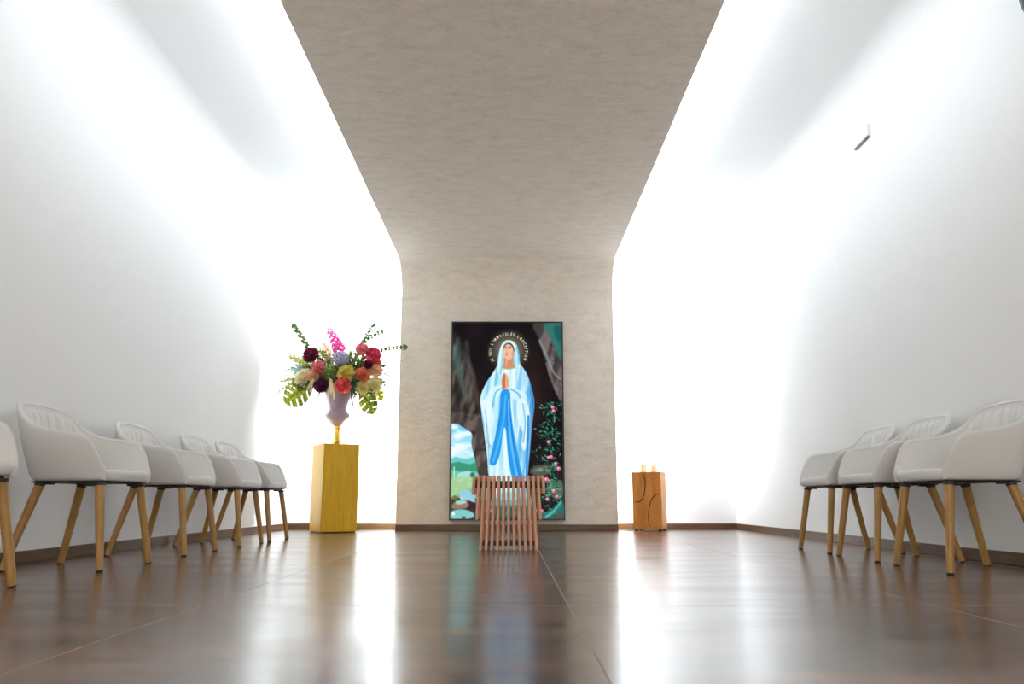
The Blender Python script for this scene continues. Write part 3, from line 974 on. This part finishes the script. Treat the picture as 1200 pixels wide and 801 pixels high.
    put(poly([Cc(45, 420), Cc(120, 430), Cc(200, 425), Cc(300, 460), Cc(300, 780), Cc(40, 780)], 2), (112, 190, 158))
    put(poly(sm([Cc(90, 445), Cc(160, 428), Cc(215, 450), Cc(180, 485), Cc(95, 475)]), 1)*.9, (168, 222, 222))
    put(blob(*Cc(190, 455), 4, 5, .6), (40, 120, 84))
    put(poly(sm([Cc(45, 480), Cc(190, 470), Cc(290, 500), Cc(280, 560), Cc(160, 545), Cc(45, 600)]), 2)*.85, (168, 204, 150))
    put(stroke([Cc(65, 400), Cc(65, 470)], .9), (226, 240, 236))
    put(np.clip((n3-.55)*5, 0, 1)*poly([Cc(45, 480), Cc(290, 490), Cc(280, 600), Cc(45, 620)], 2)*.5, (216, 226, 170))
    # grey trunk of rock in the lower left
    tr = poly(sm([(526, 486), (546, 488), (566, 492), (568, 520), (574, 561), (562, 562), (556, 540), (552, 523), (553, 512), (547, 507), (540, 503), (534, 499), (526, 498)]), 1.2)
    put(tr, (72, 64, 62)); put(tr*np.clip((n2-.42)*5, 0, 1)*.8, (120, 108, 100)); put(tr*np.clip((.45-n3)*5, 0, 1)*.7, (40, 34, 36))
    put(stroke([(567, 495), (569, 525), (574, 560)], 4, 3, 2)*.7, (34, 28, 32))
    # foreground stones
    put(poly([(526, 586), (545, 584), (575, 590), (600, 600), (600, 612), (526, 612)], 2), (60, 72, 66))
    put(poly(sm([Cc(110, 560), Cc(160, 550), Cc(200, 600), Cc(205, 635), Cc(150, 625), Cc(105, 610)]), 1.), (150, 198, 214))
    put(poly(sm([Cc(150, 620), Cc(205, 632), Cc(260, 640), Cc(250, 690), Cc(150, 670)]), 1.), (64, 44, 48))
    put(poly(sm([Cc(50, 650), Cc(80, 625), Cc(140, 620), Cc(165, 645), Cc(140, 668), Cc(60, 672)]), 1.), (150, 120, 104))
    put(poly(sm([Cc(75, 625), Cc(120, 618), Cc(150, 632), Cc(90, 645)]), 1.), (160, 206, 190))
    put(poly(sm([Cc(45, 690), Cc(110, 675), Cc(180, 690), Cc(200, 720), Cc(150, 738), Cc(45, 735)]), 1.2), (130, 196, 196))
    put(blob(*Cc(60, 705), 2.2), (236, 236, 240)); put(blob(*Cc(130, 728), 3, 1.8), (60, 90, 90)); put(blob(*Cc(70, 600), 4, 3), (120, 116, 60))
    put(blob(*Cc(120, 600), 1.6), (236, 190, 200))
    # lower right bank
    put(poly(sm([(600, 560), (615, 552), (640, 548), (664, 552), (664, 612), (600, 612)]), 3)*.85, (36, 38, 34))
    put(poly(sm([Cc(580, 430), Cc(620, 395), Cc(700, 385), Cc(730, 410), Cc(700, 450), Cc(620, 455)]), 1.5), (92, 82, 74))
    put(poly(sm([Cc(600, 425), Cc(650, 400), Cc(700, 400), Cc(660, 430)]), 1.5)*.6, (140, 128, 116))
    put(poly(sm([Cc(690, 540), Cc(760, 490), Cc(800, 500), Cc(800, 600), Cc(740, 600)]), 1.5), (86, 110, 92))
    put(poly(sm([Cc(640, 700), Cc(700, 690), Cc(760, 650), Cc(800, 610), Cc(806, 735), Cc(650, 738)]), 1.5), (42, 110, 110))
    put(stroke([Cc(690, 725), Cc(740, 690), Cc(790, 630)], 3, 2, 1.5)*.8, (110, 196, 196))
    put(poly(sm([Cc(730, 738), Cc(790, 690), Cc(806, 735)]), 1.5), (84, 86, 76))
    # halo
    d = np.hypot(X-595.6, Y-412)
    put(np.clip((27-d)/14, 0, 1)*.9, (112, 104, 84)); put(np.clip((13-d)/10, 0, 1)*.6, (150, 140, 112))
    # ---- the woman: mantle
    mant = poly(sm([D(400, 178), D(450, 190), D(492, 240), D(515, 330), D(525, 430), D(560, 480), A(316, 225), A(331, 275), A(336, 315), A(328, 390), A(322, 470), A(316, 540), A(316, 600),
                    A(225, 600), A(195, 540), A(188, 480), A(178, 400), A(170, 340), A(167, 290), A(184, 245), A(206, 212), D(285, 445), D(298, 340), D(325, 240), D(360, 190)]), .9)
    put(mant, (176, 226, 242))
    lr = np.clip((X-596)/28, 0, 1)
    put(mant*lr*.9, (44, 150, 222))
    folds = vnoise(4.2, 60, 61, 3, rot=.12)
    put(mant*np.clip((folds-.5)*5, 0, 1)*.75, (232, 246, 248))
    put(mant*np.clip((.45-folds)*5, 0, 1)*.55, (88, 172, 220))
    put(mant*np.clip((X-618)/6, 0, 1)*.8, (26, 112, 190))
    # inner white dress
    dress = poly(sm([D(345, 485), D(470, 485), D(480, 620), A(268, 300), A(275, 400), A(290, 540), A(290, 600), A(212, 600), A(208, 540), A(225, 420), A(232, 320), D(330, 640)]), 1.0)
    put(dress, (204, 236, 240))
    df = vnoise(3.2, 60, 71, 3)
    put(dress*np.clip((df-.5)*5, 0, 1)*.8, (240, 250, 246)); put(dress*np.clip((.45-df)*5, 0, 1)*.6, (140, 204, 226))
    # veil
    put(poly(sm([D(400, 178), D(452, 192), D(492, 245), D(512, 340), D(515, 440), D(490, 520), D(470, 540), D(478, 420), D(470, 320), D(455, 250), D(405, 205), D(355, 240), D(345, 330), D(340, 430),
                  D(330, 520), D(310, 620), D(290, 480), D(298, 360), D(325, 245), D(358, 195)]), .7), (186, 230, 238))
    put(stroke([D(350, 215), D(320, 300), D(312, 420), D(290, 520)], 1.4, 1.0)*.9, (236, 250, 246))
    put(stroke([D(380, 192), D(430, 200), D(470, 250)], 1.8, 1.2)*.9, (240, 246, 230))
    put(stroke([D(492, 260), D(508, 340), D(510, 430)], 1.8, 1.6)*.8, (92, 180, 224))
    put(stroke([D(345, 300), D(336, 420), D(322, 540)], 1.0, .8)*.8, (90, 170, 206))
    # neck, face
    put(poly(sm([D(362, 360), D(445, 350), D(458, 440), D(465, 475), D(345, 475), D(355, 430)]), .7), (206, 140, 106))
    put(stroke([D(385, 400), D(380, 460)], 2.4, 2, 1.2)*.7, (232, 176, 138))
    put(poly(sm([D(400, 206), D(442, 225), D(466, 290), D(458, 350), D(420, 385), D(378, 380), D(352, 340), D(344, 285), D(358, 235)]), .7), (234, 186, 156))
    put(poly(sm([D(402, 204), D(445, 225), D(468, 290), D(458, 300), D(440, 245), D(400, 220), D(362, 245), D(348, 290), D(342, 280), D(358, 230)]), .6)*.85, (74, 46, 40))
    put(blob(*D(450, 330), 2.2, 5, .8)*.6, (190, 120, 92)); put(blob(*D(375, 335), 2.2, 2.2, .9)*.35, (240, 150, 130))
    for ex in (370, 420):
        put(stroke([D(ex-20, 252), D(ex, 244), D(ex+22, 254)], .55, .4, .5)*.7, (96, 60, 50))
        put(blob(*D(ex, 266), 1.9, .85, .6)*.9, (240, 226, 214)); put(blob(*D(ex, 258), 2.4, 1.5, .9)*.45, (96, 56, 48)); put(blob(*D(ex, 263), 1.25, 1.0, .6), (40, 28, 30))
    put(stroke([D(392, 262), D(384, 300), D(380, 312)], .6, .8, .6)*.55, (180, 112, 88)); put(blob(*D(388, 315), 1.2, .5, .7)*.7, (150, 80, 66))
    put(blob(*D(383, 338), 1.9, .75, .6)*.95, (190, 70, 66)); put(blob(*D(383, 350), 1.4, .4, .6)*.5, (200, 130, 106))
    # collar
    put(stroke([D(342, 476), D(400, 486), D(466, 474)], 1.6, 1.6, .6), (178, 168, 96))
    # sleeves
    put(poly(sm([D(230, 690), D(340, 660), D(370, 690), D(330, 730), A(215, 300), A(190, 320), A(180, 300)]), 1.2)*.9, (214, 240, 244))
    put(poly(sm([D(400, 670), D(480, 700), D(590, 760), A(310, 310), A(280, 300), D(400, 760)]), 1.2)*.9, (206, 236, 244))
    put(stroke([D(345, 690), D(270, 740), A(205, 320)], 1.6, 2.4, 1.2)*.8, (96, 178, 216)); put(stroke([D(420, 700), D(520, 770), A(290, 330)], 1.6, 2.4, 1.2)*.8, (88, 170, 218))
    # hands held together
    put(poly(sm([D(340, 690), D(335, 600), D(350, 545), D(366, 528), D(372, 560), D(372, 690)]), .6), (196, 118, 84))
    put(poly(sm([D(372, 690), D(368, 580), D(378, 545), D(395, 560), D(408, 620), D(405, 680)]), .6), (232, 164, 124))
    put(stroke([D(362, 530), D(368, 600), D(366, 680)], .5, .5, .5)*.6, (120, 60, 44))
    put(blob(*D(368, 540), 2.2, 1.0, .6)*.9, (222, 196, 130))
    # sash
    put(poly(sm([A(232, 272), A(258, 270), A(262, 320), A(272, 400), A(292, 500), A(300, 545), A(270, 545), A(255, 480), A(246, 390), A(238, 400), A(230, 460), A(215, 500), A(196, 492), A(212, 420), A(226, 340)]), .8), (40, 150, 230))
    put(stroke([A(246, 285), A(240, 360), A(222, 440), A(207, 490)], 2.2, 2.6, 1.2)*.8, (90, 186, 240)); put(stroke([A(252, 300), A(262, 420), A(282, 530)], 2, 3, 1.2)*.8, (112, 196, 244))
    put(stroke([A(250, 300), A(252, 380)], 1.2, 1, .8)*.7, (18, 96, 190)); put(stroke([A(258, 330), A(276, 470), A(292, 540)], .9, .9, .8)*.8, (20, 108, 200))
    # hanging mantle edges
    put(poly(sm([A(282, 300), A(308, 300), A(322, 340), A(318, 400), A(308, 455), A(296, 440), A(300, 400), A(284, 360)]), 1.)*.9, (222, 242, 246))
    put(stroke([A(300, 310), A(308, 370), A(302, 430)], 1.4, 1.6, 1.)*.8, (96, 176, 222)); put(stroke([A(318, 350), A(316, 430), A(312, 540)], 2.6, 2.2, 1.2)*.8, (24, 118, 200))
    put(poly(sm([A(172, 300), A(200, 310), A(208, 360), A(200, 400), A(206, 440), A(192, 430), A(184, 390), A(174, 350)]), 1.)*.85, (224, 243, 246))
    put(stroke([A(182, 330), A(190, 400), A(196, 450)], 1.2, 1.4, 1.)*.7, (110, 184, 220))
    # rosary
    put(stroke([A(232, 330), A(222, 390), A(205, 440), A(190, 430), A(186, 380), A(184, 340)], .55, .5, .5)*.6, (70, 100, 110))
    put(stroke([A(192, 440), A(194, 500)], .5, .5, .5)*.6, (70, 100, 110))
    # feet region behind the stool, ground plants
    put(poly(sm([A(215, 590), A(320, 590), A(330, 650), A(205, 650)]), 3)*.8, (150, 196, 200))
    put(poly([A(180, 625), A(345, 625), A(345, 668), A(180, 668)], 4)*.8, (48, 76, 60))
    # rose bush
    spots = [A(395, 322), A(398, 333), A(383, 430), A(383, 478), A(391, 476), A(405, 497), A(415, 512), A(376, 545), A(400, 580), A(410, 597), A(380, 605), A(352, 612), A(366, 575), A(345, 640), A(200, 640), A(275, 645), A(362, 640)]
    stems = [[A(398, 330), A(392, 380), A(384, 430), A(392, 490), A(400, 560), A(385, 620)], [A(384, 440), A(360, 470), A(345, 500)], [A(392, 480), A(412, 520), A(405, 590)], [A(388, 400), A(365, 400)]]
    for st in stems: put(stroke(st, .8, .8, .7)*.8, (30, 74, 52))
    for i in range(320):
        q = rng.rand()
        if q < .5: x, y = A(rng.normal(385, 22), rng.uniform(300, 520))
        elif q < .9: x, y = A(rng.normal(385, 24), rng.uniform(500, 655))
        else: x, y = A(rng.uniform(190, 340), rng.uniform(625, 660))
        if not 528 < x < 660 or (q < .5 and x < 622): continue
        a = rng.uniform(0, 6.3); L = rng.uniform(1.0, 2.1)
        c = [(30, 110, 84), (20, 78, 60), (64, 150, 120), (96, 176, 150)][rng.randint(4)]
        put(stroke([(x-math.cos(a)*L, y-math.sin(a)*L*.8), (x, y), (x+math.cos(a)*L, y+math.sin(a)*L*.8)], .4, 1.5, .6)*.9, c)
    for x, y in spots:
        r = rng.uniform(2.7, 3.8)
        put(blob(x, y, r, r*.9, .5), (226, 96, 150)); put(blob(x-.5, y-.5, r*.65, r*.6, .6), (250, 176, 206)); put(blob(x+.6, y+.5, r*.35, r*.3, .6), (200, 50, 110))
    put(blob(*A(383, 547)[:2], 1.4), (230, 160, 60))
    img[:] = np.clip((img-128)*1.05+128, 0, 255)
    return img
img = painting()
srgb = np.clip(img/255., 0, 1)
linear = np.where(srgb <= .04045, srgb/12.92, ((srgb+.055)/1.055)**2.4)
xs = np.linspace(-W_/2+bz, W_/2-bz, NU+1); zs = np.linspace(H_-bz, bz, NV+1)
gz, gx = np.meshgrid(zs, xs, indexing='ij')
co = np.stack([gx, np.full_like(gx, -.0515), gz], -1).reshape(-1, 3)
idx = np.arange((NU+1)*(NV+1)).reshape(NV+1, NU+1)
quads = np.stack([idx[:-1, :-1], idx[1:, :-1], idx[1:, 1:], idx[:-1, 1:]], -1).reshape(-1, 4)
me = bpy.data.meshes.new('displayed_picture')
me.vertices.add(len(co)); me.vertices.foreach_set('co', co.ravel())
me.loops.add(quads.size); me.loops.foreach_set('vertex_index', quads.ravel().astype(np.int32))
me.polygons.add(len(quads)); me.polygons.foreach_set('loop_start', np.arange(0, quads.size, 4, dtype=np.int32))
me.update(calc_edges=True)
at_ = me.color_attributes.new('picture', 'FLOAT_COLOR', 'POINT')
at_.data.foreach_set('color', np.concatenate([linear.reshape(-1, 3), np.ones((len(co), 1))], 1).ravel().astype(np.float32))
SCREEN = 1.05
m = Mat('lit screen', (0, 0, 0), .5, spec=.1)
ca = m.n('ShaderNodeVertexColor', layer_name='picture')
m.l(ca.outputs['Color'], m.b.inputs['Emission Color']); m.b.inputs['Emission Strength'].default_value = SCREEN
me.materials.append(m.m)
po = bpy.data.objects.new('displayed_picture', me); COL.objects.link(po); po.parent = t

# lettering around the head
def glyphs():
    txt = "JE SUIS L'IMMACULÉE CONCEPTION"
    size = .046
    b = MB(); widths = []
    meshes = []
    for ch in txt:
        if ch == ' ': widths.append(.010); meshes.append(None); continue
        cu = bpy.data.curves.new('glyph', 'FONT'); cu.body = ch; cu.size = size; cu.resolution_u = 2; cu.offset = .0006
        o = bpy.data.objects.new('glyph', cu); COL.objects.link(o)
        dg = bpy.context.evaluated_depsgraph_get(); mm = bpy.data.meshes.new_from_object(o.evaluated_get(dg))
        vs = [tuple(v.co) for v in mm.vertices]; fs = [tuple(p.vertices) for p in mm.polygons]
        x0 = min(v[0] for v in vs); x1 = max(v[0] for v in vs)
        meshes.append(([((v[0]-(x0+x1)/2)*.72, v[1]) for v in vs], fs)); widths.append((x1-x0)*.72)
        bpy.data.objects.remove(o); bpy.data.curves.remove(cu); bpy.data.meshes.remove(mm)
    pc = at(595.7, 412, PY-.055); cxl = pc.x-scx; czl = pc.z-SB
    rad = .197
    total = math.radians(240)
    gap = (total*rad-sum(widths))/(len(txt)-1)
    s = -total*rad*.5-.01
    for w, g in zip(widths, meshes):
        a = (s+w/2)/rad
        if g:
            vs = []
            for x, y in g[0]:
                rr = rad+y
                vs.append((cxl+rad*math.sin(a)+x*math.cos(a)+y*math.sin(a), -.0528, czl+rad*math.cos(a)-x*math.sin(a)+y*math.cos(a)))
            b.add(vs, g[1])
        s += w+gap
    m = Mat('lit lettering', (0, 0, 0), .4)
    m.b.inputs['Emission Color'].default_value = (*lin((214, 222, 208)), 1); m.b.inputs['Emission Strength'].default_value = SCREEN
    b.build('lettering', m.m, t, smooth=False)
glyphs()

# ------------------------------------------------------------------ light: LED lines hidden on the panel edges, added fill from behind the camera
def strip(name, loc, direction, length, width, power, along_axis, col=(1, 1, 1)):
    l = bpy.data.lights.new(name, 'AREA'); l.shape = 'RECTANGLE'; l.energy = power; l.color = col
    l.size = length; l.size_y = width
    o = bpy.data.objects.new(name, l); COL.objects.link(o)
    z = -Vector(direction).normalized(); x = Vector(along_axis).normalized(); y = z.cross(x)
    o.matrix_world = Matrix.Translation(loc) @ Matrix((x, y, z)).transposed().to_4x4()
    return o
LED = (.83, .935, 1.0)
Y0, Y1 = 3.1, 9.2
for sg, ex in ((-1, PL), (1, PR)):
    strip('cove_led', (ex-sg*.015, (Y0+Y1)/2, PZ+th+.035), (sg, 0, .25), Y1-Y0, .03, 45, (0, 1, 0), LED)
    strip('back_led', (ex-sg*.02, PY+th+.10, 1.55), (sg, .25, 0), 2.9, .14, 80, (0, 0, 1), LED)
po_ = strip('fill_portal', (0, YF-.04, DZ/2), (0, 1, 0), DX1-DX0, DZ, 1, (1, 0, 0)); po_.data.cycles.is_portal = True  # samples the world light through the added opening
w = bpy.data.worlds.new('world'); C.world = w; w.use_nodes = True
w.node_tree.nodes['Background'].inputs[0].default_value = (1.0, .94, .87, 1)
w.node_tree.nodes['Background'].inputs[1].default_value = 5.8  # strong warm fill, enters only by the added opening

# ------------------------------------------------------------------ camera and view
cam = bpy.data.cameras.new('camera'); cam.sensor_width = 36; cam.lens = FCL/1200*36
cam.shift_x = (600-CXP)/1200
cam.clip_start = .02
co_ = bpy.data.objects.new('camera', cam); COL.objects.link(co_)
co_.location = (0, 0, CAMH); co_.rotation_euler = (PI/2+TH, 0, 0)
C.camera = co_
vs_ = C.view_settings
vs_.view_transform = 'Standard'; vs_.look = 'None'; vs_.gamma = 1; vs_.exposure = 0; vs_.use_curve_mapping = False
C.cycles.max_bounces = 12; C.cycles.diffuse_bounces = 8; C.cycles.use_denoising = True
C.cycles.sample_clamp_indirect = 8
